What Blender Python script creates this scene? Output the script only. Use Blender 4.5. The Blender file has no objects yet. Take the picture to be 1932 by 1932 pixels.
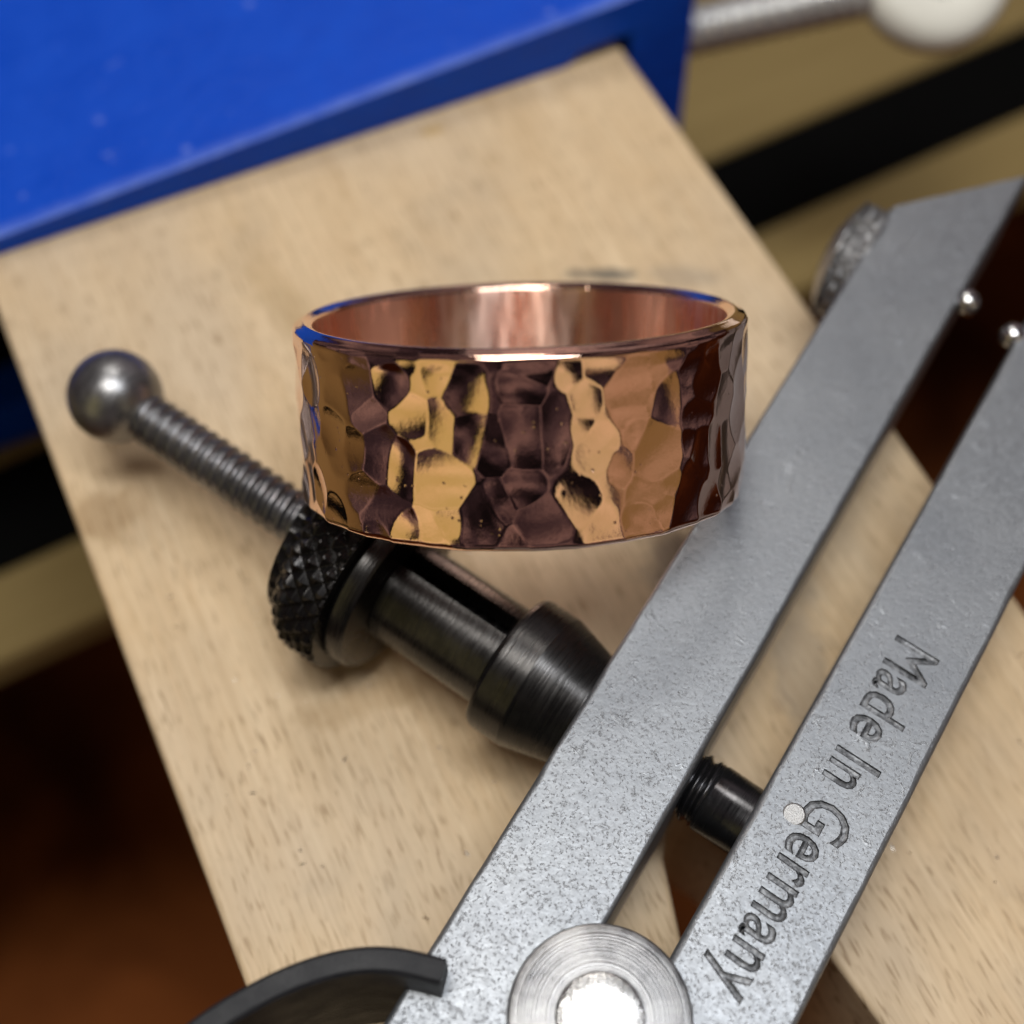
import bpy, bmesh, math, random
import numpy as np
from mathutils import Vector, Matrix

# 1 Blender unit = 1 cm
S = bpy.context.scene
C = S.collection
S.unit_settings.scale_length = 0.01
R = math.radians
rng = np.random.RandomState(11)
random.seed(5)

# ------------------------------------------------------------------ camera
cam_d = bpy.data.cameras.new('camera')
cam = bpy.data.objects.new('camera', cam_d); C.objects.link(cam)
right = Vector((0.99946514, 0.02851985, 0.01600191)); up = Vector((-0.03270234, 0.87163777, 0.48905845)); fwd = Vector((0.0, 0.48932017, -0.87210422))
M3 = Matrix((right, up, -fwd)).transposed()
cam.matrix_world = Matrix.Translation((0, 0, 6.26)) @ M3.to_4x4()
cam_d.sensor_width = 36.0
cam_d.lens = 36.0 * 2630.0 / 1932.0
cam_d.clip_start = 0.05; cam_d.clip_end = 500
cam_d.dof.use_dof = True
cam_d.dof.focus_distance = 5.6
cam_d.dof.aperture_fstop = cam_d.lens * 1e-3 / 0.17
cam_d.dof.aperture_blades = 0
S.camera = cam

# ------------------------------------------------------------------ world and lamps
w = bpy.data.worlds.new('World'); S.world = w; w.use_nodes = True
# dim cluttered workshop all round, the same in every direction
_t = w.node_tree; _tc = _t.nodes.new('ShaderNodeTexCoord'); _n = _t.nodes.new('ShaderNodeTexNoise'); _r = _t.nodes.new('ShaderNodeValToRGB')
_n.inputs['Scale'].default_value = 3.6; _n.inputs['Detail'].default_value = 5; _n.inputs['Roughness'].default_value = .6; _n.inputs['Distortion'].default_value = .4
_e = _r.color_ramp.elements; _e[0].position = .40; _e[0].color = (.005, .004, .005, 1); _e[1].position = .66; _e[1].color = (.24, .165, .155, 1)
_x = _e.new(.5); _x.color = (.040, .027, .036, 1)
_t.links.new(_tc.outputs['Generated'], _n.inputs['Vector']); _t.links.new(_n.outputs['Fac'], _r.inputs[0]); _t.links.new(_r.outputs[0], _t.nodes['Background'].inputs[0])
_t.nodes['Background'].inputs[1].default_value = 1.0
CEN = Vector((0.4, 3.2, 0.4))
def lamp(name, az, el, dist, sx, sy, radiance, col):
    d = bpy.data.lights.new(name, 'AREA'); d.shape = 'RECTANGLE'; d.size = sx; d.size_y = sy
    d.energy = radiance * math.pi * sx * sy
    d.color = col
    o = bpy.data.objects.new(name, d); C.objects.link(o)
    dr = Vector((math.sin(R(az)) * math.cos(R(el)), math.cos(R(az)) * math.cos(R(el)), math.sin(R(el))))
    o.location = CEN + dr * dist
    o.rotation_euler = (-dr).to_track_quat('-Z', 'Y').to_euler()
    return o
lamp('key_lamp', 230, 79, 24, 5.2, 8, 21.0, (1.0, 0.965, 0.89))
lamp('key_lamp', 108, 80, 24, 4.2, 8, 20.5, (0.96, 0.985, 1.0))
lamp('added_rear_key', -14, 57, 26, 7, 5.5, 11, (1.0, 0.96, 0.88))  # unseen third key, added so shadows fall towards the viewer
lamp('warm_reflection_fill', -134, 22, 26, 10, 22, 0.54, (0.95, 0.80, 0.30))  # the warm panels are added, unseen, for tan streaks mirrored in the ring
lamp('warm_reflection_fill', 143, 26, 26, 6.4, 22, 0.52, (0.97, 0.80, 0.44))
lamp('warm_reflection_fill', 119, 12, 30, 13, 20, 0.20, (1.0, 0.68, 0.26))
lamp('added_rim_fill', 10, 36, 30, 26, 14, 0.24, (1.0, 0.84, 0.86))  # unseen fill added to lift the ring rim and the black parts
S.view_settings.view_transform = 'Standard'; S.view_settings.look = 'None'
S.view_settings.exposure = 0.0; S.view_settings.gamma = 1.0
S.cycles.max_bounces = 10; S.cycles.caustics_reflective = True
S.cycles.sample_clamp_indirect = 6.0

# ------------------------------------------------------------------ node helpers
class NT:
    def __init__(s, name):
        s.m = bpy.data.materials.new(name); s.m.use_nodes = True
        s.t = s.m.node_tree; s.n = s.t.nodes; s.b = s.n['Principled BSDF']
        s.tc = s.n.new('ShaderNodeTexCoord')
    def link(s, a, b): s.t.links.new(a, b)
    def mapping(s, scale=(1, 1, 1), rot=(0, 0, 0), loc=(0, 0, 0), src='Object'):
        m = s.n.new('ShaderNodeMapping'); m.inputs['Scale'].default_value = scale
        m.inputs['Rotation'].default_value = rot; m.inputs['Location'].default_value = loc
        s.link(s.tc.outputs[src], m.inputs['Vector']); return m.outputs[0]
    def noise(s, vec, scale, detail=2, rough=.5, dist=0):
        n = s.n.new('ShaderNodeTexNoise'); n.inputs['Scale'].default_value = scale; n.inputs['Detail'].default_value = detail
        n.inputs['Roughness'].default_value = rough; n.inputs['Distortion'].default_value = dist
        s.link(vec, n.inputs['Vector']); return n.outputs['Fac']
    def voro(s, vec, scale, rand=1.0, feat='F1'):
        n = s.n.new('ShaderNodeTexVoronoi'); n.inputs['Scale'].default_value = scale; n.feature = feat
        n.inputs['Randomness'].default_value = rand
        s.link(vec, n.inputs['Vector']); return n.outputs['Distance']
    def ramp(s, fac, stops):
        n = s.n.new('ShaderNodeValToRGB'); e = n.color_ramp.elements
        while len(e) < len(stops): e.new(.5)
        for i, (p, c) in enumerate(stops):
            e[i].position = p; e[i].color = (c, c, c, 1) if isinstance(c, (int, float)) else (*c, 1)
        s.link(fac, n.inputs[0]); return n.outputs[0]
    def mix(s, fac, a, b, mode='MIX'):
        n = s.n.new('ShaderNodeMix'); n.data_type = 'RGBA'; n.blend_type = mode
        for sock, val in ((n.inputs[0], fac), (n.inputs[6], a), (n.inputs[7], b)):
            if isinstance(val, (int, float)): sock.default_value = val
            elif isinstance(val, tuple): sock.default_value = (*val, 1)
            else: s.link(val, sock)
        return n.outputs[2]
    def math(s, op, a, b=0.0):
        n = s.n.new('ShaderNodeMath'); n.operation = op
        for i, val in enumerate((a, b)):
            if isinstance(val, (int, float)): n.inputs[i].default_value = val
            else: s.link(val, n.inputs[i])
        return n.outputs[0]
    def sep(s, vec):
        n = s.n.new('ShaderNodeSeparateXYZ'); s.link(vec, n.inputs[0]); return n.outputs
    def bump(s, h, dist, strength=1.0, prev=None):
        n = s.n.new('ShaderNodeBump'); n.inputs['Distance'].default_value = dist; n.inputs['Strength'].default_value = strength
        s.link(h, n.inputs['Height'])
        if prev is not None: s.link(prev, n.inputs['Normal'])
        return n.outputs[0]
    def set(s, **k):
        for key, val in k.items():
            sock = s.b.inputs[key.replace('_', ' ')]
            if isinstance(val, (int, float)): sock.default_value = val
            elif isinstance(val, tuple): sock.default_value = (*val, 1)
            else: s.link(val, sock)
        return s

def mat_simple(name, col, rough=.5, metal=0.0, noise_amt=.25, scale=6, bump=0.0):
    t = NT(name); v = t.mapping()
    n = t.noise(v, scale, 4, .6)
    lo = tuple(c * (1 - noise_amt) for c in col); hi = tuple(min(1, c * (1 + noise_amt)) for c in col)
    t.set(Base_Color=t.mix(n, lo, hi), Metallic=metal, Roughness=t.ramp(n, [(0.3, max(0, rough - .07)), (0.7, min(1, rough + .07))]))
    if bump: t.set(Normal=t.bump(t.noise(v, scale * 12, 3), bump))
    return t.m

# copper
def mat_copper():
    t = NT('hammered_copper'); v = t.mapping()
    big = t.noise(v, 5.0, 3); fine = t.noise(v, 60, 3, .6)
    pits = t.ramp(t.voro(v, 26), [(0.05, 0.0), (0.16, 1.0)])
    sel = t.ramp(t.noise(v, 7, 2), [(0.54, 0.0), (0.64, 1.0)])
    spots = t.mix(sel, (1, 1, 1), pits)
    nm = t.bump(spots, .0025, .7)
    nm = t.bump(t.noise(v, 30, 5, .65), .004, .16, nm)
    t.set(Base_Color=t.mix(big, (0.91, 0.57, 0.43), (0.95, 0.66, 0.52)), Metallic=1.0,
          Roughness=t.ramp(fine, [(0.40, .02), (0.85, .08)]), Normal=nm)
    return t.m
def mat_copper_inner():
    t = NT('polished_copper_inside'); v = t.mapping()
    st = t.noise(t.mapping(scale=(9, 9, 1.2)), 2.2, 4, .6)
    t.set(Base_Color=t.mix(t.ramp(t.noise(v, 2.6, 2), [(.42, 0.0), (.58, 1.0)]), (0.92, 0.56, 0.43), (0.95, 0.66, 0.54)), Metallic=1.0, Roughness=t.ramp(st, [(0.35, .20), (0.65, .42)]), Anisotropic=.85, Anisotropic_Rotation=.25, Normal=t.bump(st, .006, .2))
    tg = t.n.new('ShaderNodeTangent'); tg.direction_type = 'RADIAL'; tg.axis = 'Z'; t.link(tg.outputs[0], t.b.inputs['Tangent'])
    return t.m
# blasted grey steel
def mat_leg():
    t = NT('blasted_steel'); v = t.mapping()
    n1 = t.noise(v, 38, 3, .6); n2 = t.noise(v, 2.2, 4, .6)
    pn = t.noise(v, 88, 3, .55, 0)
    pit2 = t.ramp(pn, [(0.30, 0.0), (0.42, 1.0)])
    h = t.math('ADD', t.math('MULTIPLY', n1, .7), t.math('MULTIPLY', pit2, .75))
    col = t.mix(t.ramp(n2, [(0.3, 0.0), (0.7, 1.0)]), (0.24, 0.256, 0.282), (0.29, 0.306, 0.330))
    col = t.mix(pit2, (0.222, 0.232, 0.252), col)
    t.set(Base_Color=col, Metallic=.85, Roughness=t.ramp(n1, [(0.3, .40), (0.7, .52)]), Normal=t.bump(t.ramp(t.noise(v, 11, 5, .7, 1.0), [(.60, 0.0), (.70, 1.0)]), .006, .35, t.bump(h, .005, .38)))
    return t.m
def mat_black_oxide(name='black_oxide_steel', rough=.26, turned=True, col=(.030, .029, .029)):
    t = NT(name)
    sx = t.mapping(scale=(1, 1, 1))
    n = t.noise(sx, 5, 4, .6)
    lines = t.noise(t.mapping(scale=(2.0, 2.0, 60)), 1.5, 3, .7)
    br = tuple(c * 2.2 for c in col)
    t.set(Base_Color=t.mix(t.ramp(n, [(0.35, 0.0), (0.75, 1.0)]), col, br), Metallic=.9,
          Roughness=t.ramp(lines, [(0.3, rough - .06), (0.7, rough + .12)]))
    if turned: t.set(Normal=t.bump(lines, .004, .35))
    return t.m
def mat_turned_disc():
    t = NT('turned_steel_face')
    v = t.mapping(); xyz = t.sep(v)
    r = t.math('SQRT', t.math('ADD', t.math('MULTIPLY', xyz[0], xyz[0]), t.math('MULTIPLY', xyz[1], xyz[1])))
    comb = t.n.new('ShaderNodeCombineXYZ'); t.link(r, comb.inputs[0])
    g = t.noise(comb.outputs[0], 95, 3, .7)
    n = t.noise(v, 9, 4, .65)
    t.set(Base_Color=t.mix(t.ramp(n, [(0.35, 0.0), (0.65, 1.0)]), (0.19, 0.19, 0.197), (0.36, 0.362, 0.372)), Metallic=.95,
          Roughness=t.ramp(n, [(0.3, .26), (0.7, .42)]), Normal=t.bump(g, .006, .5))
    return t.m
# beech wood: local x across the board, local y along the grain
def mat_wood():
    t = NT('beech_wood'); v = t.mapping()
    base = t.noise(t.mapping(scale=(1.0, .22, 1.0)), 3.2, 5, .6, .3)
    fib = t.noise(t.mapping(scale=(26, 1.6, 20)), 1.0, 4, .65)
    fleck_n = t.noise(t.mapping(scale=(64, 7.0, 12)), 1.0, 1, .4, .25)
    fleck = t.ramp(fleck_n, [(0.60, 0.0), (0.71, 1.0)])
    fleck_b = t.ramp(t.noise(t.mapping(scale=(55, 7.5, 12), loc=(3, 8, 1)), 1.0, 1, .4, .25), [(0.62, 0.0), (0.72, 1.0)])
    col = t.mix(t.ramp(base, [(0.3, 0.0), (0.7, 1.0)]), (0.57, 0.40, 0.225), (0.70, 0.53, 0.34))
    col = t.mix(t.ramp(fib, [(0.3, 0.0), (0.7, .55)]), col, (0.73, 0.59, 0.40))
    lines = t.noise(t.mapping(scale=(34, .55, 8), loc=(2, 2, 2)), 1.0, 5, .7)
    col = t.mix(t.ramp(lines, [(0.40, .42), (0.60, 0.0)]), col, (0.42, 0.285, 0.15))
    grey = t.ramp(t.noise(t.mapping(scale=(1, .6, 1), loc=(7, 3, 0)), .9, 3, .5), [(0.42, 0.0), (0.66, .50)])
    col = t.mix(grey, col, (0.50, 0.41, 0.31))
    col = t.mix(t.math('MULTIPLY', t.math('MULTIPLY', fleck, t.ramp(t.noise(v, 1.3, 3, .6), [(.36, .25), (.62, .70)])), 1.0), col, (0.24, 0.145, 0.07))
    col = t.mix(t.math('MULTIPLY', fleck_b, .28), col, (0.26, 0.165, 0.09))
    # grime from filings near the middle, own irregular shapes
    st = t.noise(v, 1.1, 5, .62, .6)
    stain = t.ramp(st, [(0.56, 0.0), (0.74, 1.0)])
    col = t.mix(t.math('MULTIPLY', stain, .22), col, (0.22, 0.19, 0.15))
    # filings grime behind the ring; shade painted under ball and nut, by leg
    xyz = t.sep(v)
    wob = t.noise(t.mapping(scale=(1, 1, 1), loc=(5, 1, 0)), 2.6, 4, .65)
    def patch_mask(cx, cy, rx, ry, ang):
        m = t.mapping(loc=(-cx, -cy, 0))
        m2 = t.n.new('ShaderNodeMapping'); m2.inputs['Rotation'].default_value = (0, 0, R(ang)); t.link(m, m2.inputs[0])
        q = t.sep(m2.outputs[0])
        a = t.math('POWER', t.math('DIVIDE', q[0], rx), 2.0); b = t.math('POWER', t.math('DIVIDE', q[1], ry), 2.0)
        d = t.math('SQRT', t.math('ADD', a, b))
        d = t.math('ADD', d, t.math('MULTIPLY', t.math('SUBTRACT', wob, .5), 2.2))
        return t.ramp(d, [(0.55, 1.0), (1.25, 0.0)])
    for cx, cy, rx, ry, ang, k, c in SMEARS_AND_SHADE:
        col = t.mix(t.math('MULTIPLY', patch_mask(cx, cy, rx, ry, ang), k), col, c)
    h = t.math('SUBTRACT', t.math('MULTIPLY', fib, .4), t.math('MULTIPLY', fleck, .6))
    t.set(Base_Color=col, Roughness=t.ramp(fib, [(0.3, .45), (0.7, .62)]), Normal=t.bump(h, .006, .5))
    t.b.inputs['Specular IOR Level'].default_value = .35
    return t.m
def mat_blue():
    t = NT('blue_paint'); v = t.mapping()
    n = t.noise(v, 3, 4, .6); sp = t.ramp(t.voro(v, 3.2), [(0.03, 1.0), (0.13, 0.0)])
    sp2 = t.ramp(t.noise(v, 9, 4, .7), [(0.66, 0.0), (0.78, 1.0)])
    col = t.mix(n, (0.002, 0.046, 0.43), (0.007, 0.078, 0.57))
    col = t.mix(t.math('MULTIPLY', t.math('MULTIPLY', sp, t.ramp(t.noise(v, 1.7, 2), [(.42, 0.0), (.56, 1.0)])), .75), col, (.30, .38, .75)); col = t.mix(t.math('MULTIPLY', sp2, .62), col, (.2, .27, .62))
    # highlight painted along the raised front edge, broken up like rubbed paint
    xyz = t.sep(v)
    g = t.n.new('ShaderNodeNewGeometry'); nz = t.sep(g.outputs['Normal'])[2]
    edge_highlight = t.math('MULTIPLY', t.ramp(t.math('SUBTRACT', xyz[1], .43), [(0.0, 1.0), (0.10, 0.0)]), t.ramp(nz, [(.25, 0.0), (.6, 1.0)]))
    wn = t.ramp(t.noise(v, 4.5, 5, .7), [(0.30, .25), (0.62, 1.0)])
    col = t.mix(t.math('MULTIPLY', t.math('MULTIPLY', edge_highlight, wn), .8), col, (.17, .25, .66))
    t.b.inputs['Specular IOR Level'].default_value = .12
    t.set(Base_Color=col, Roughness=t.ramp(n, [(0.3, .30), (0.7, .56)]), Normal=t.bump(t.noise(v, 9, 5, .65), .03, .5))
    return t.m

# ------------------------------------------------------------------ mesh helpers
def link(name, me, mat=None, parent=None):
    o = bpy.data.objects.new(name, me); C.objects.link(o)
    if mat is not None: me.materials.append(mat)
    if parent is not None: o.parent = parent
    return o
def tag(o, label, cat, group=None):
    o['label'] = label; o['category'] = cat
    if group: o['group'] = group
    return o
def empty(name, loc=(0, 0, 0), rz=0.0):
    o = bpy.data.objects.new(name, None); C.objects.link(o); o.location = loc; o.rotation_euler = (0, 0, rz)
    o.empty_display_size = .2
    return o
def weight(o):
    m = o.modifiers.new('weighted_normal', 'WEIGHTED_NORMAL'); m.keep_sharp = True; m.weight = 80
    return o
def smooth(me, ang=35):
    me.polygons.foreach_set('use_smooth', [True] * len(me.polygons))
    me.set_sharp_from_angle(angle=R(ang))
def grid_mesh(name, P, wrap_u=True, close_v=False):
    """P: (nv, nu, 3) rows along v, columns round u"""
    nv, nu = P.shape[:2]
    i = np.arange(nu if wrap_u else nu - 1); j = np.arange(nv if close_v else nv - 1)
    I, J = np.meshgrid(i, j); I2 = (I + 1) % nu; J2 = (J + 1) % nv
    F = np.stack([J * nu + I, J * nu + I2, J2 * nu + I2, J2 * nu + I], -1).reshape(-1, 4)
    me = bpy.data.meshes.new(name); me.from_pydata([], [], [])
    me.vertices.add(nv * nu); me.vertices.foreach_set('co', P.reshape(-1).astype(np.float32))
    me.loops.add(F.size); me.loops.foreach_set('vertex_index', F.reshape(-1).astype(np.int32))
    me.polygons.add(len(F)); me.polygons.foreach_set('loop_start', np.arange(0, F.size, 4, dtype=np.int32))
    me.update(calc_edges=True); me.validate()
    return me
def lathe(name, prof, mat, parent, n=96, ang=32, fn=None, caps=True):
    """prof: list of (z, r) along local z. fn(theta, z, r) -> r"""
    prof = np.array(prof, float); th = np.linspace(0, 2 * math.pi, n, endpoint=False)
    T, Z = np.meshgrid(th, prof[:, 0]); Rr = np.repeat(prof[:, 1][:, None], n, 1)
    if fn is not None: Rr = fn(T, Z, Rr)
    P = np.stack([Rr * np.cos(T), Rr * np.sin(T), Z], -1)
    me = grid_mesh(name, P)
    if caps:
        bm = bmesh.new(); bm.from_mesh(me); bm.verts.ensure_lookup_table()
        nv = len(prof)
        if prof[0, 1] > 1e-4: bm.faces.new([bm.verts[k] for k in reversed(range(n))])
        if prof[-1, 1] > 1e-4: bm.faces.new([bm.verts[(nv - 1) * n + k] for k in range(n)])
        bmesh.ops.remove_doubles(bm, verts=bm.verts, dist=1e-6)
        bmesh.ops.recalc_face_normals(bm, faces=bm.faces)
        bm.to_mesh(me); bm.free()
    smooth(me, ang)
    return link(name, me, mat, parent)
def rnd(z0, r0, z1, r1, e, segs=4):
    return []
def prism(name, pts, z0, z1, mat, parent=None, bev=.02, segs=3, ang=40, apply=True):
    """extrude a plan polygon (counter-clockwise) from z0 to z1 with rounded edges"""
    bm = bmesh.new()
    lo = [bm.verts.new((x, y, z0)) for x, y in pts]; hi = [bm.verts.new((x, y, z1)) for x, y in pts]
    bm.faces.new(list(reversed(lo))); bm.faces.new(hi); k = len(pts)
    for i in range(k): bm.faces.new((lo[i], lo[(i + 1) % k], hi[(i + 1) % k], hi[i]))
    bmesh.ops.recalc_face_normals(bm, faces=bm.faces)
    if bev:
        ed = [e for e in bm.edges if e.calc_face_angle(0) > R(20)]
        bmesh.ops.bevel(bm, geom=ed, offset=bev, segments=segs, profile=.5, affect='EDGES', clamp_overlap=True)
    me = bpy.data.meshes.new(name); bm.to_mesh(me); bm.free(); smooth(me, ang)
    return weight(link(name, me, mat, parent))
def hexa(name, v8, mat, parent=None, bev=.02, segs=3):
    """v8: 4 lower then 4 upper corners, counter-clockwise"""
    bm = bmesh.new(); v = [bm.verts.new(p) for p in v8]
    for f in ((3, 2, 1, 0), (4, 5, 6, 7), (0, 1, 5, 4), (1, 2, 6, 5), (2, 3, 7, 6), (3, 0, 4, 7)): bm.faces.new([v[i] for i in f])
    bmesh.ops.recalc_face_normals(bm, faces=bm.faces)
    if bev: bmesh.ops.bevel(bm, geom=list(bm.edges), offset=bev, segments=segs, profile=.5, affect='EDGES', clamp_overlap=True)
    me = bpy.data.meshes.new(name); bm.to_mesh(me); bm.free(); smooth(me, 40)
    return weight(link(name, me, mat, parent))
def axis_matrix(origin, d):
    d = Vector(d).normalized(); q = d.to_track_quat('Z', 'X')
    return Matrix.Translation(origin) @ q.to_matrix().to_4x4()

# ------------------------------------------------------------------ setting: floor, bench
BO = Vector((-2.873, 4.639, 0)); BU = Vector((.891, .454, 0)).normalized(); BV = Vector((-.454, .891, 0)).normalized()
BRZ = math.atan2(BU.y, BU.x)
SMEARS_AND_SHADE = [(3.22, -1.14, .32, .06, 24, .85, (.10, .095, .08)), (3.55, -1.30, .34, .10, 28, .40, (.25, .21, .17)),
          (2.66, -2.95, .22, .30, -20, .60, (.14, .12, .11)), (0.16, -1.45, .28, .20, 10, .45, (.28, .16, .06)), (1.0, -2.95, .45, .12, 10, .35, (.30, .18, .07)),  # by leg, under ball and nut: painted shade mixed with stain
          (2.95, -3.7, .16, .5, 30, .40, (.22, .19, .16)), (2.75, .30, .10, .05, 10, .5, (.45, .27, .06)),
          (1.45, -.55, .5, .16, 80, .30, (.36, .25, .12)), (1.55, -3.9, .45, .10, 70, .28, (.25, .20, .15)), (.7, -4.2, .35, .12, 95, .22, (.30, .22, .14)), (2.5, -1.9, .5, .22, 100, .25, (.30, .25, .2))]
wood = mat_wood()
bench_mat = NT('bench_wood'); _v = bench_mat.mapping(scale=(.25, 3, 1))
bench_mat.set(Base_Color=bench_mat.mix(bench_mat.noise(_v, 2.0, 4), (0.20, 0.14, 0.055), (0.27, 0.20, 0.085)), Roughness=.75); bench_mat.b.inputs['Specular IOR Level'].default_value = .1; bench_mat = bench_mat.m
floor_mat = NT('brown_floor'); _v = floor_mat.mapping()
floor_mat.set(Base_Color=floor_mat.mix(floor_mat.ramp(floor_mat.noise(_v, .26, 3, .5, .5), [(0.35, 0.0), (0.65, 1.0)]), (0.060, 0.016, 0.004), (0.28, 0.085, 0.022)), Roughness=.7); floor_mat.b.inputs['Specular IOR Level'].default_value = .06; floor_mat = floor_mat.m
black_mat = mat_simple('black_shade', (.003, .003, .003), .8, 0, .3, 5); black_mat.node_tree.nodes['Principled BSDF'].inputs['Specular IOR Level'].default_value = .02  # flat black standing in for deep shade
ROT = R(4.0)
def bench_frame(o):
    o.location = BO; o.rotation_euler = (0, 0, BRZ + ROT)
f = prism('floor', [(-90, -70), (90, -70), (90, 110), (-90, 110)], -14.6, -14, floor_mat, bev=0); f['kind'] = 'structure'
bt = prism('bench_top', [(-30, 1.44), (30, 1.44), (30, 22), (-30, 22)], -5.2, -3.2, bench_mat, bev=.06); bench_frame(bt); bt['kind'] = 'structure'
br = prism('bench_rail', [(-30, -.18), (30, -.18), (30, .53), (-30, .53)], -3.6, -3.2, bench_mat, bev=.08); bench_frame(br)
tag(br, 'blurred tan wooden rail below the dark gap along the bench edge', 'rail')
bs = prism('dark_gap_bar', [(-30, .54), (30, .54), (30, 1.43), (-30, 1.43)], -4.4, -3.22, black_mat, bev=.05); bench_frame(bs)  # black bar filling a gap that is only dark from shade
tag(bs, 'blurred shaded gap between the tan bench top and the tan rail, as a black bar', 'strip')

# ------------------------------------------------------------------ bench pin
def bench_pin():
    L, W, c = -6.6, 4.13, 2.06
    pts = [(0, 5.0), (0, L), (c - .56, L), (c - .34, -5.2), (c - .25, -4.55), (c - .155, -4.22), (c - .07, -4.10), (c, -4.07),
           (c + .075, -4.10), (c + .155, -4.24), (c + .25, -4.55), (c + .34, -5.2), (c + .56, L), (W, L), (W, 5.0)]
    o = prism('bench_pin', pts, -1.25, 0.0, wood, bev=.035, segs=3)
    o.location = BO; o.rotation_euler = (0, 0, BRZ)
    tag(o, 'pale flecked beech bench pin with a sawn slot, under the copper ring', 'bench pin')
bench_pin()

# ------------------------------------------------------------------ blue clamp
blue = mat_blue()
zinc = mat_simple('zinc_plate', (.62, .63, .64), .35, .8, .12, 4)
def top_z(u): return .115 + .068 * u
def blue_clamp():
    root = empty('bench_clamp', BO, BRZ)
    tag(root, 'blue painted steel clamp holding the back of the wooden bench pin', 'clamp')
    u0, u1, v0, v1 = -1.6, 4.62, .43, 6.0
    prof = [(u0, .006), (3.72, .012), (3.82, .085), (4.19, .115), (4.20, -3.2), (4.78, -3.2), (u1, .1), (u1, top_z(u1)), (u0, top_z(u0) + .02)]
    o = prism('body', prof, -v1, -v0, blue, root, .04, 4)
    o.data.transform(Matrix(((1, 0, 0, 0), (0, 0, -1, 0), (0, 1, 0, 0), (0, 0, 0, 1))))
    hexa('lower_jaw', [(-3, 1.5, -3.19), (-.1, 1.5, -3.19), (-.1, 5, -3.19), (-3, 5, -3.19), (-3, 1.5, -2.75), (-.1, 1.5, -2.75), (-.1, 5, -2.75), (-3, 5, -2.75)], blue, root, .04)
    hexa('dark_infill', [(-1.5, 1.9, -2.74), (4.1, 1.9, -2.74), (4.1, 5.5, -2.74), (-1.5, 5.5, -2.74), (-1.5, 1.9, -1.3), (4.1, 1.9, -1.3), (4.1, 5.5, -1.3), (-1.5, 5.5, -1.3)], black_mat, root, .03)  # black box added in place of the shade inside the clamp
    # threaded clamp screw with its white knob
    p0 = Vector((4.45, .64, -.22)); p1 = Vector((6.45, .30, -.14)); d = p1 - p0
    zs = np.linspace(0, d.length, 420)
    def th(T, Z, Rr): 
        ph = (Z / .11 - T / (2 * math.pi)) % 1.0
        return Rr - .028 * np.abs(2 * ph - 1)
    sc = lathe('clamp_screw', [(z, .17) for z in zs], zinc, root, 24, 60, th)
    sc.matrix_local = axis_matrix(p0, d)
    white = mat_simple('white_plastic', (.78, .77, .70), .45, 0, .06, 3)
    kn = lathe('screw_knob', [(-.16, .18), (-.16, .46), (-.13, .52), (-.05, .565), (.05, .565), (.13, .52), (.17, .46), (.18, .33), (.15, .245), (.04, .21)], white, root, 64, 50)
    kn.matrix_local = axis_matrix(KNOB, (-.05, -.55, .85))
    cap = lathe('knob_cap', [(-.05, .2), (.06, .2), (.09, .17), (.10, 0)], zinc, kn, 40, 50)
    cap.location = (0, 0, -.01)
KNOB = Vector((6.45, .36, -.10))
blue_clamp()

# ------------------------------------------------------------------ dividers
steel = mat_leg(); oxide = mat_black_oxide(); oxide_rod = mat_black_oxide('dark_threaded_steel', .30, False, (.13, .13, .138))
knurl_mat = mat_black_oxide('black_knurled_steel', .26, False, (.024, .023, .023))
ball_mat = mat_black_oxide('burnished_steel', .31, True, (.15, .15, .155))
pol = mat_simple('polished_steel', (.62, .62, .63), .24, 1.0, .12, 9)
def mat_boss():
    t = NT('scratched_rivet_face'); v = t.mapping()
    sc = t.noise(t.mapping(scale=(60, 6, 1), rot=(0, 0, .6)), 1.0, 4, .7); sc2 = t.noise(v, 14, 5, .7)
    t.set(Base_Color=t.mix(t.ramp(sc2, [(.40, 0.0), (.62, 1.0)]), (.34, .34, .345), (.66, .66, .665)), Metallic=1.0, Roughness=t.ramp(sc2, [(.3, .34), (.7, .20)]), Normal=t.bump(sc, .006, .5, t.bump(sc2, .012, .5)))
    return t.m
boss_mat = mat_boss()
pin_mat = mat_simple('dull_pin_end', (.30, .30, .305), .42, 1.0, .45, 22, .002)
spring_mat = mat_simple('blued_spring_steel', (.010, .011, .015), .58, .1, .25, 7, .004); spring_mat.node_tree.nodes['Principled BSDF'].inputs['Specular IOR Level'].default_value = .45
def mat_ink():
    t = NT('engraved_groove'); v = t.mapping()
    n = t.noise(v, 30, 4, .7)
    t.set(Base_Color=t.mix(t.ramp(n, [(.42, 0.0), (.66, 1.0)]), (.070, .073, .080), (.26, .27, .29)), Metallic=.7, Roughness=.48, Normal=t.bump(n, .006, .5))
    return t.m
ink = mat_ink()
ZT = .80; K = 1.038
DA = Vector((.4948, .869)).normalized(); DB = Vector((.509, .861)).normalized()
PA = Vector((-.273, 1.063)) * K; PB = Vector((.652, 1.125)) * K
WL = .53
def nrm(d): return Vector((d.y, -d.x))
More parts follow.
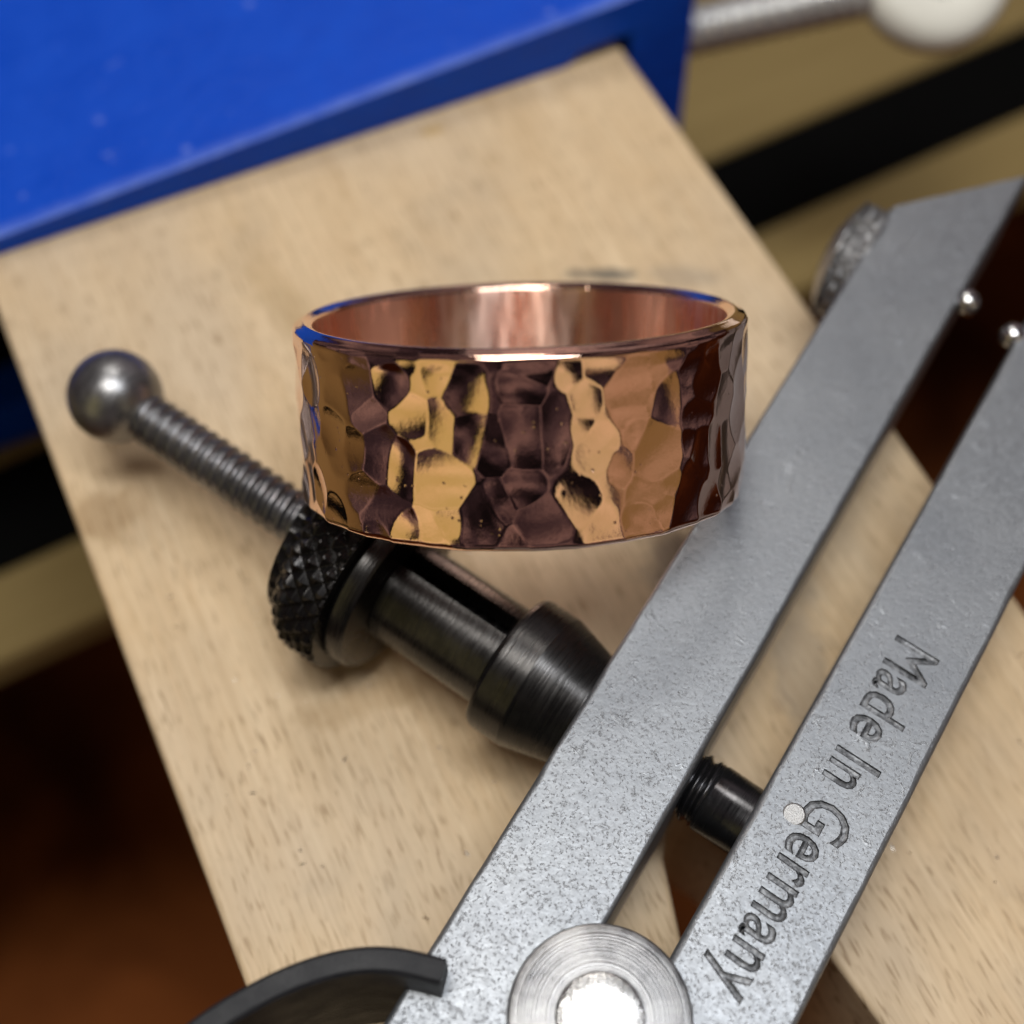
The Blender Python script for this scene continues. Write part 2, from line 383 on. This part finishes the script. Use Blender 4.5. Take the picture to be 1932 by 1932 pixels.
def dividers():
    root = empty('spring_dividers', (0.39, .91, 0))
    tag(root, 'grey steel spring dividers with knurled adjusting nut lying on the wooden pin', 'dividers')
    inv = Matrix.Translation((-0.39, -.91, 0))
    def place(o, m): o.matrix_local = inv @ m
    I = Matrix.Identity(4)
    # legs (local plan coordinates are world; z from under to top)
    def leg(P, D, W, t0, t1l, t1r, seed):
        n = nrm(D); ns = 220; q = np.random.RandomState(seed)
        def wob(k, amp):
            x = q.normal(0, 1, ns); c = np.exp(-np.linspace(-2, 2, k) ** 2); c /= c.sum()
            y = np.convolve(np.pad(x, k, mode='edge'), c, 'same')[k:-k]; return amp * y / (y.std() + 1e-9)
        rows = []
        be = [.026 * (1 + .08 * wob(9, 1)).clip(.45, 2) for _ in range(4)]
        jw = [wob(16, .0003) for _ in range(4)]
        for i, t in enumerate(np.linspace(0, 1, ns)):
            l = P + D * (t0 + (t1l - t0) * t); r = P + n * W + D * (t0 + (t1r - t0) * t)
            prof = []
            for ci, (cx, cz, a0) in enumerate(((0, .22, 180), (W, .22, 270), (W, ZT, 0), (0, ZT, 90))):
                b_ = be[ci][i]; sx_ = 1 if cx == 0 else -1; sz_ = 1 if cz == .22 else -1
                for a_ in (0, 30, 60, 90):
                    an = R(a0 + a_)
                    prof.append((cx + sx_ * b_ + b_ * math.cos(an) + jw[ci][i], cz + sz_ * b_ + b_ * math.sin(an)))
            for w_, z_ in prof:
                p = l + (r - l) * (w_ / W); rows.append((p.x, p.y, z_))
        P3 = np.array(rows).reshape(ns, 16, 3)
        me = grid_mesh('leg', P3)
        bm = bmesh.new(); bm.from_mesh(me); bm.verts.ensure_lookup_table()
        bm.faces.new([bm.verts[k] for k in range(16)]); bm.faces.new([bm.verts[(ns - 1) * 16 + k] for k in range(16)])
        bmesh.ops.recalc_face_normals(bm, faces=bm.faces); bm.to_mesh(me); bm.free(); smooth(me, 40)
        o = weight(link('leg', me, steel, root))
        place(o, I); return o
    la = leg(PA, DA, WL, -.9, 4.41, 5.0, 1)
    lb = leg(PB, DB, WL - .01, -.55, 6.4, 6.4, 2)
    # engraved writing on the right leg
    a = Vector((1.715, 2.415)); b = Vector((.925, 1.08))       # centres of the M and of the y
    D = (b - a); ang = math.atan2(D.y, D.x)
    cu = bpy.data.curves.new('writing', 'FONT'); cu.body = 'Made In Germany'; cu.size = .285; cu.shear = .08; cu.offset = -.006
    cu.align_x = 'CENTER'; cu.align_y = 'CENTER'; cu.resolution_u = 3; cu.space_character = 1.04; cu.space_word = .9
    cu.extrude = .003; cu.bevel_depth = .011; cu.bevel_resolution = 1
    to = bpy.data.objects.new('writing', cu); C.objects.link(to)
    to.rotation_euler = (0, 0, ang)
    mid = (a + b) / 2
    bpy.context.view_layer.update()
    me = bpy.data.meshes.new_from_object(to.evaluated_get(bpy.context.evaluated_depsgraph_get()))
    bpy.data.objects.remove(to)
    wdt = max(v.co.x for v in me.vertices) - min(v.co.x for v in me.vertices)
    sx = (D.length + .17) / wdt
    m = Matrix.Translation((mid.x, mid.y, ZT)) @ Matrix.Rotation(ang, 4, 'Z') @ Matrix.Diagonal((sx, 1.0, 1, 1))
    me.transform(m)
    cut = bpy.data.objects.new('cutter', me); C.objects.link(cut)
    cut.data.materials.append(ink)
    lb.data.materials.append(ink)
    cut.location = root.location * 0
    bpy.context.view_layer.update()
    lb.modifiers.clear()
    md = lb.modifiers.new('b', 'BOOLEAN'); md.operation = 'DIFFERENCE'; md.object = cut; md.solver = 'EXACT'; md.use_self = True
    md.material_mode = 'TRANSFER'
    bpy.context.view_layer.update()
    new = bpy.data.meshes.new_from_object(lb.evaluated_get(bpy.context.evaluated_depsgraph_get()))
    lb.modifiers.clear()
    if len(new.polygons) > 50: lb.data = new
    smooth(lb.data, 40)
    for p in lb.data.polygons:
        if p.normal.z > .995: p.use_smooth = False
    bpy.data.objects.remove(cut)
    lb['label'] = 'right leg engraved with the words Made In Germany'
    # pivot pin flush in the right leg, bright
    pin = lathe('pivot_pin', [(-.1, .047), (.002, .047), (.006, .041), (.0068, .020), (.007, 0)], pin_mat, lb, 40, 20)
    pin.matrix_local = Matrix.Translation((1.172, 1.713, ZT)) @ Matrix.Rotation(R(-6), 4, 'Y') @ Matrix.Rotation(R(7.5), 4, 'X')
    # small stop studs on facing edges of the legs
    for (x, y) in ((2.226, 4.365), (2.424, 4.165)):
        s = lathe('stop_stud', [(-.065, .0), (-.058, .035), (-.034, .058), (0, .066), (.034, .058), (.058, .035), (.065, 0)], pol, root, 24, 80)
        place(s, Matrix.Translation((x, y, ZT - .04)))
    # hub
    hub = lathe('hub', [(-.6, .346), (.045, .346), (.056, .340), (.060, .33), (.060, .0)], mat_turned_disc(), root, 96, 30)
    place(hub, Matrix.Translation((.388, .902, ZT)))
    boss = lathe('hub_boss', [(.0, .166), (.078, .166), (.088, .160), (.093, .148), (.097, .10), (.0985, .03), (.0987, 0)], boss_mat, hub, 64, 30); boss.rotation_euler = (R(4), R(-2), 0)
    # bow spring: a flat strip on edge, hooked over the left leg
    cl = [(-.165, .925), (-.33, .955), (-.47, .950), (-.62, .910), (-.78, .835), (-.96, .715), (-1.13, .55), (-1.27, .33), (-1.36, .06), (-1.38, -.25), (-1.28, -.58), (-1.05, -.88), (-.7, -1.1), (-.25, -1.2), (.25, -1.12), (.66, -.88), (.93, -.52), (1.05, -.1), (1.03, .3), (.95, .62)]
    cl = [Vector(p) * 1.055 + Vector((-.02, .035)) for p in cl]
    Z0, Z1, tt = .02, 1.06, .048
    # resample
    pts = []
    for i in range(len(cl) - 1):
        p0 = cl[max(i - 1, 0)]; p1 = cl[i]; p2 = cl[i + 1]; p3 = cl[min(i + 2, len(cl) - 1)]
        for k in range(6):
            t = k / 6
            pts.append(.5 * ((2 * p1) + (p2 - p0) * t + (2 * p0 - 5 * p1 + 4 * p2 - p3) * t * t + (3 * p1 - p0 - 3 * p2 + p3) * t ** 3))
    pts.append(cl[-1])
    bm = bmesh.new(); rows = []
    e = .014
    for i, p in enumerate(pts):
        tg = (pts[min(i + 1, len(pts) - 1)] - pts[max(i - 1, 0)]).normalized(); n = Vector((-tg.y, tg.x))
        prof = [(tt, Z0), (tt, Z1 - e), (tt - e, Z1), (-tt + e, Z1), (-tt, Z1 - e), (-tt, Z0)]
        rows.append([bm.verts.new((p.x + n.x * q, p.y + n.y * q, z)) for q, z in prof])
    for i in range(len(rows) - 1):
        for k in range(6): bm.faces.new((rows[i][k], rows[i][(k + 1) % 6], rows[i + 1][(k + 1) % 6], rows[i + 1][k]))
    bm.faces.new(rows[0]); bm.faces.new(rows[-1])
    bmesh.ops.recalc_face_normals(bm, faces=bm.faces)
    me = bpy.data.meshes.new('bow_spring'); bm.to_mesh(me); bm.free(); smooth(me, 40)
    place(link('bow_spring', me, spring_mat, root), I)
    # spindle through both legs
    A0 = Vector((-1.972, 3.803, .515)); DS = Vector((.827, -.562, 0)).normalized()
    AX = axis_matrix(A0, DS)
    pitch = .068
    zs = np.linspace(.2, 3.34, 900)
    def th(T, Z, Rr):
        ph = (Z / pitch - T / (2 * math.pi)) % 1.0
        return Rr - .020 * (.5 + .5 * np.cos(2 * math.pi * ph)) ** 1.3
    sp = lathe('spindle', [(.15, .125)] + [(z, .128) for z in zs] + [(3.36, .105)], oxide_rod, root, 48, 80, th)
    place(sp, AX)
    def th3(T, Z, Rr):
        ph = (Z / .05 - T / (2 * math.pi)) % 1.0
        return Rr - np.where(Z < 3.43, .020, 0) * (.5 + .5 * np.cos(2 * math.pi * ph))
    lathe('spindle_collar', [(3.10, .145)] + [(z, .155) for z in np.linspace(3.11, 3.43, 130)] + [(3.44, .148), (3.45, .155), (3.9, .152)], mat_black_oxide('glossy_black_steel', .20, False, (.035, .035, .038)), sp, 48, 60, th3)
    aa = np.linspace(0, math.pi - .55, 40)
    rb = .232
    ball = lathe('ball_end', [(-rb * math.cos(t), rb * math.sin(t)) for t in aa] + [(.215, .10), (.25, .10)], ball_mat, sp, 96, 60)
    # knurled wheel
    N = 32; rk = .51
    prof = [(1.30, .14)]
    prof += [(1.31 + .004 * k, .15 + (.40 - .15) * k / 6) for k in range(7)]
    zk = np.linspace(1.36, 1.68, 120)
    prof += [(z, rk - .115 * max(0, (1.50 - z) / .14) ** 2.0 - .012 * max(0, (z - 1.66) / .02)) for z in zk]
    def kn(T, Z, Rr):
        m = np.clip((Z - 1.35) / .02, 0, 1) * np.clip((1.682 - Z) / .012, 0, 1)
        a = (T * N / (2 * math.pi) + Z * 9.5) % 1.0; b = (T * N / (2 * math.pi) - Z * 9.5) % 1.0
        ta = 1 - np.abs(2 * a - 1); tb = 1 - np.abs(2 * b - 1)
        return Rr - .026 * m * (1 - np.minimum(np.minimum(ta, tb) * 1.25, 1.0))
    nut = lathe('adjusting_nut', prof + [(1.682, .43)], knurl_mat, root, 30 * 24, 20, kn)
    place(nut, AX)
    lathe('nut_collar', [(1.675, .41), (1.69, .43), (1.70, .435), (1.765, .430), (1.78, .42), (1.785, .38), (1.788, .23), (1.76, .2)], oxide, nut, 96, 30)
    # split sleeve: a tube with a lengthwise slot
    sd = AX.to_3x3().inverted() @ Vector((.562 * math.sin(R(14)), .827 * math.sin(R(14)), math.cos(R(14))))
    th0, thw = math.atan2(sd.y, sd.x), R(25)
    t_ = np.linspace(th0 + thw / 2, th0 - thw / 2 + 2 * math.pi, 80)
    ro, ri = .245, .165
    def tube(z0, z1):
        rows = []
        for r_, z_ in ((ri, z0), (ro - .012, z0), (ro, z0 + .012), (ro, z1), (ri, z1)):
            rows.append(np.stack([r_ * np.cos(t_), r_ * np.sin(t_), np.full_like(t_, z_)], -1))
        me = grid_mesh('split_sleeve', np.array(rows), wrap_u=False, close_v=True)
        bm = bmesh.new(); bm.from_mesh(me); bm.verts.ensure_lookup_table(); k = len(t_)
        bm.faces.new([bm.verts[j * k] for j in range(5)]); bm.faces.new([bm.verts[j * k + k - 1] for j in reversed(range(5))])
        bmesh.ops.recalc_face_normals(bm, faces=bm.faces); bm.to_mesh(me); bm.free(); smooth(me, 35); return me
    sl = link('split_sleeve', tube(1.78, 2.44), oxide, nut)
    lathe('end_collar', [(2.39, .20), (2.39, .315), (2.40, .325), (2.415, .330), (2.565, .330), (2.567, .3295), (2.84, .255), (2.86, .24)], oxide, nut, 96, 8)
    # knurled clamping screw on the far end of the left leg
    n = nrm(DA); c = PA + DA * 4.21
    AX2 = axis_matrix(Vector((c.x + n.x * .045, c.y + n.y * .045, .52)), (-n.x, -n.y, 0))
    def kn2(T, Z, Rr):
        m = np.clip((Z - .035) / .01, 0, 1) * np.clip((.165 - Z) / .01, 0, 1)
        a = (T * 22 / (2 * math.pi) + Z * 9) % 1.0; b = (T * 22 / (2 * math.pi) - Z * 9) % 1.0
        return Rr - .03 * m * (1 - np.minimum(1.3 * np.minimum(1 - np.abs(2 * a - 1), 1 - np.abs(2 * b - 1)), 1))
    ts = lathe('leg_screw', [(0, .2), (.02, .30)] + [(z, .315) for z in np.linspace(.03, .17, 40)] + [(.18, .295), (.21, .24), (.24, .14), (.25, 0)], mat_black_oxide('grey_knurled_steel', .36, False, (.17, .17, .175)), root, 22 * 16, 25, kn2)
    place(ts, AX2)
dividers()

# ------------------------------------------------------------------ copper ring
def copper_ring():
    k = .966
    cb = Vector((.0227 * k + .024, 3.279 * k, 6.26 - (6.26 - .698) * k)) - Vector((-.0575, .6922, .7194)) * .012; ax = Vector((-.05748, .69224, .71937)).normalized()
    Ro, H, Ri = 1.012 * k, .80 * k, .915 * k
    nth, nt = 1500, 150
    th = np.linspace(0, 2 * math.pi, nth, endpoint=False); t = np.linspace(0, H, nt)
    TH, T = np.meshgrid(th, t)
    off = np.zeros_like(TH)
    # hammer marks: overlapping shallow dishes; the lowest one wins
    cs = []
    tries = 0
    while len(cs) < 300 and tries < 40000:
        tries += 1
        x = rng.uniform(0, 2 * math.pi * Ro); y = rng.uniform(-.06, H + .06); d = rng.choice([rng.uniform(.06, .09), rng.uniform(.09, .14), rng.uniform(.14, .21)])
        ok = True
        for (x2, y2, d2) in cs:
            dx = abs(x - x2); dx = min(dx, 2 * math.pi * Ro - dx)
            if math.hypot(dx * 1.15, (y - y2) * .9) < .40 * (d + d2): ok = False; break
        if ok: cs.append((x, y, d))
    acc = np.zeros_like(TH); sharp = 1.0 / .00065
    mn = np.zeros_like(TH)
    for (x, y, d) in cs:
        a = -rng.uniform(.005, .014) * (.6 + d / .35); kx = rng.uniform(.5, 1.6); ky = rng.uniform(.35, 1.15); sh = rng.uniform(-.35, .35)
        dx = (TH * Ro - x + math.pi * Ro) % (2 * math.pi * Ro) - math.pi * Ro; dy = T - y
        tx = rng.uniform(-.03, .03); ty = rng.uniform(-.025, .025)
        q = a + kx * dx * dx + ky * dy * dy + sh * dx * dy + tx * dx + ty * dy
        acc += np.where(np.abs(dx) < .35, np.exp(np.clip(-q * sharp, -60, 60)), 0)
    acc += 1.0
    off = -np.log(acc) / sharp
    # small planishing nicks and gentle overall wobble
    for _ in range(40):
        x = rng.uniform(0, 2 * math.pi * Ro); y = rng.uniform(0, H); r_ = rng.uniform(.008, .02)
        dx = (TH * Ro - x + math.pi * Ro) % (2 * math.pi * Ro) - math.pi * Ro
        off += rng.choice([-1, 1]) * .0009 * np.exp(-(dx * dx + (T - y) ** 2) / (2 * r_ * r_))
    fd = np.clip((H - T - .02) / .07, 0, 1); off = off * (.25 + .75 * fd * fd * (3 - 2 * fd))
    e = .034
    for dd in (T, H - T):
        m = dd < e
        off -= np.where(m, e - np.sqrt(np.maximum(e * e - (e - dd) ** 2, 0)), 0)
    rows = [np.stack([(Ro + off) * np.cos(TH), (Ro + off) * np.sin(TH), T], -1)]
    # rim across the top, inner wall, rim across the bottom
    def ring_row(r_, z_): return np.stack([r_ * np.cos(th), r_ * np.sin(th), np.full_like(th, z_)], -1)[None]
    wob = .004 * np.sin(3 * th + 1) + .002 * np.sin(7 * th)
    for a in np.linspace(0, 1, 6)[1:-1]:
        r_ = (Ro + off[-1]) * (1 - a) + (Ri + .02) * a
        rows.append(ring_row(r_, H + .011 * math.sin(a * math.pi)))
    for a in np.linspace(0, math.pi / 2, 5): rows.append(ring_row(Ri + .02 - .02 * math.sin(a), H - .02 + .02 * math.cos(a)))
    for z_ in np.linspace(H - .05, .05, 12): rows.append(ring_row(Ri, z_))
    for a in np.linspace(0, math.pi / 2, 5): rows.append(ring_row(Ri + .02 - .02 * math.cos(a), .02 - .02 * math.sin(a)))
    for a in np.linspace(0, 1, 5)[1:-1]: rows.append(ring_row((Ri + .02) * (1 - a) + (Ro + off[0]) * a, 0))
    P = np.concatenate(rows, 0)
    me = grid_mesh('copper_ring', P, True, True)
    me.materials.append(mat_copper()); me.materials.append(mat_copper_inner())
    mi = np.zeros(len(me.polygons), np.int32); n0 = (nt + 4 + 4) * nth
    mi[n0:n0 + 13 * nth] = 1
    me.polygons.foreach_set('material_index', mi)
    me.polygons.foreach_set('use_smooth', np.ones(len(me.polygons), bool))
    o = link('copper_ring', me)
    q = ax.to_track_quat('Z', 'X')
    o.matrix_world = Matrix.Translation(cb) @ q.to_matrix().to_4x4()
    tag(o, 'shiny hammered copper ring leaning on the dividers above the wooden pin', 'ring')
copper_ring()

# ------------------------------------------------------------------ filings and dust lying about
def filings():
    bm = bmesh.new(); r = random.Random(3)
    for _ in range(150):
        u = r.uniform(.2, 4.0); v = r.uniform(-6.0, -2.0); p = BO + BU * u + BV * v
        if abs(u - 2.06) < .6 and v < -4.0: continue
        a = r.uniform(0, 6.28); l = r.choice([.006, .008, .010, .022]); w_ = r.uniform(.004, .007); h = r.uniform(.004, .010); t = r.uniform(-.5, .5)
        d = Vector((math.cos(a), math.sin(a), 0)); n = Vector((-d.y, d.x, 0))
        q = [p + d * l + Vector((0, 0, .001 + h * t)), p + n * w_ + Vector((0, 0, .002)), p - d * l + Vector((0, 0, .001)), p - n * w_ + Vector((0, 0, .001 + h * .5)), p + Vector((0, 0, h))]
        vs = [bm.verts.new(c) for c in q]
        for i in range(4): bm.faces.new((vs[i], vs[(i + 1) % 4], vs[4]))
    me = bpy.data.meshes.new('metal_filings'); bm.to_mesh(me); bm.free()
    o = link('metal_filings', me, mat_simple('bright_filings', (.85, .80, .72), .3, 1.0, .1, 5)); o['kind'] = 'stuff'
    tag(o, 'tiny bright metal filings scattered over the wooden pin', 'filings')
filings()
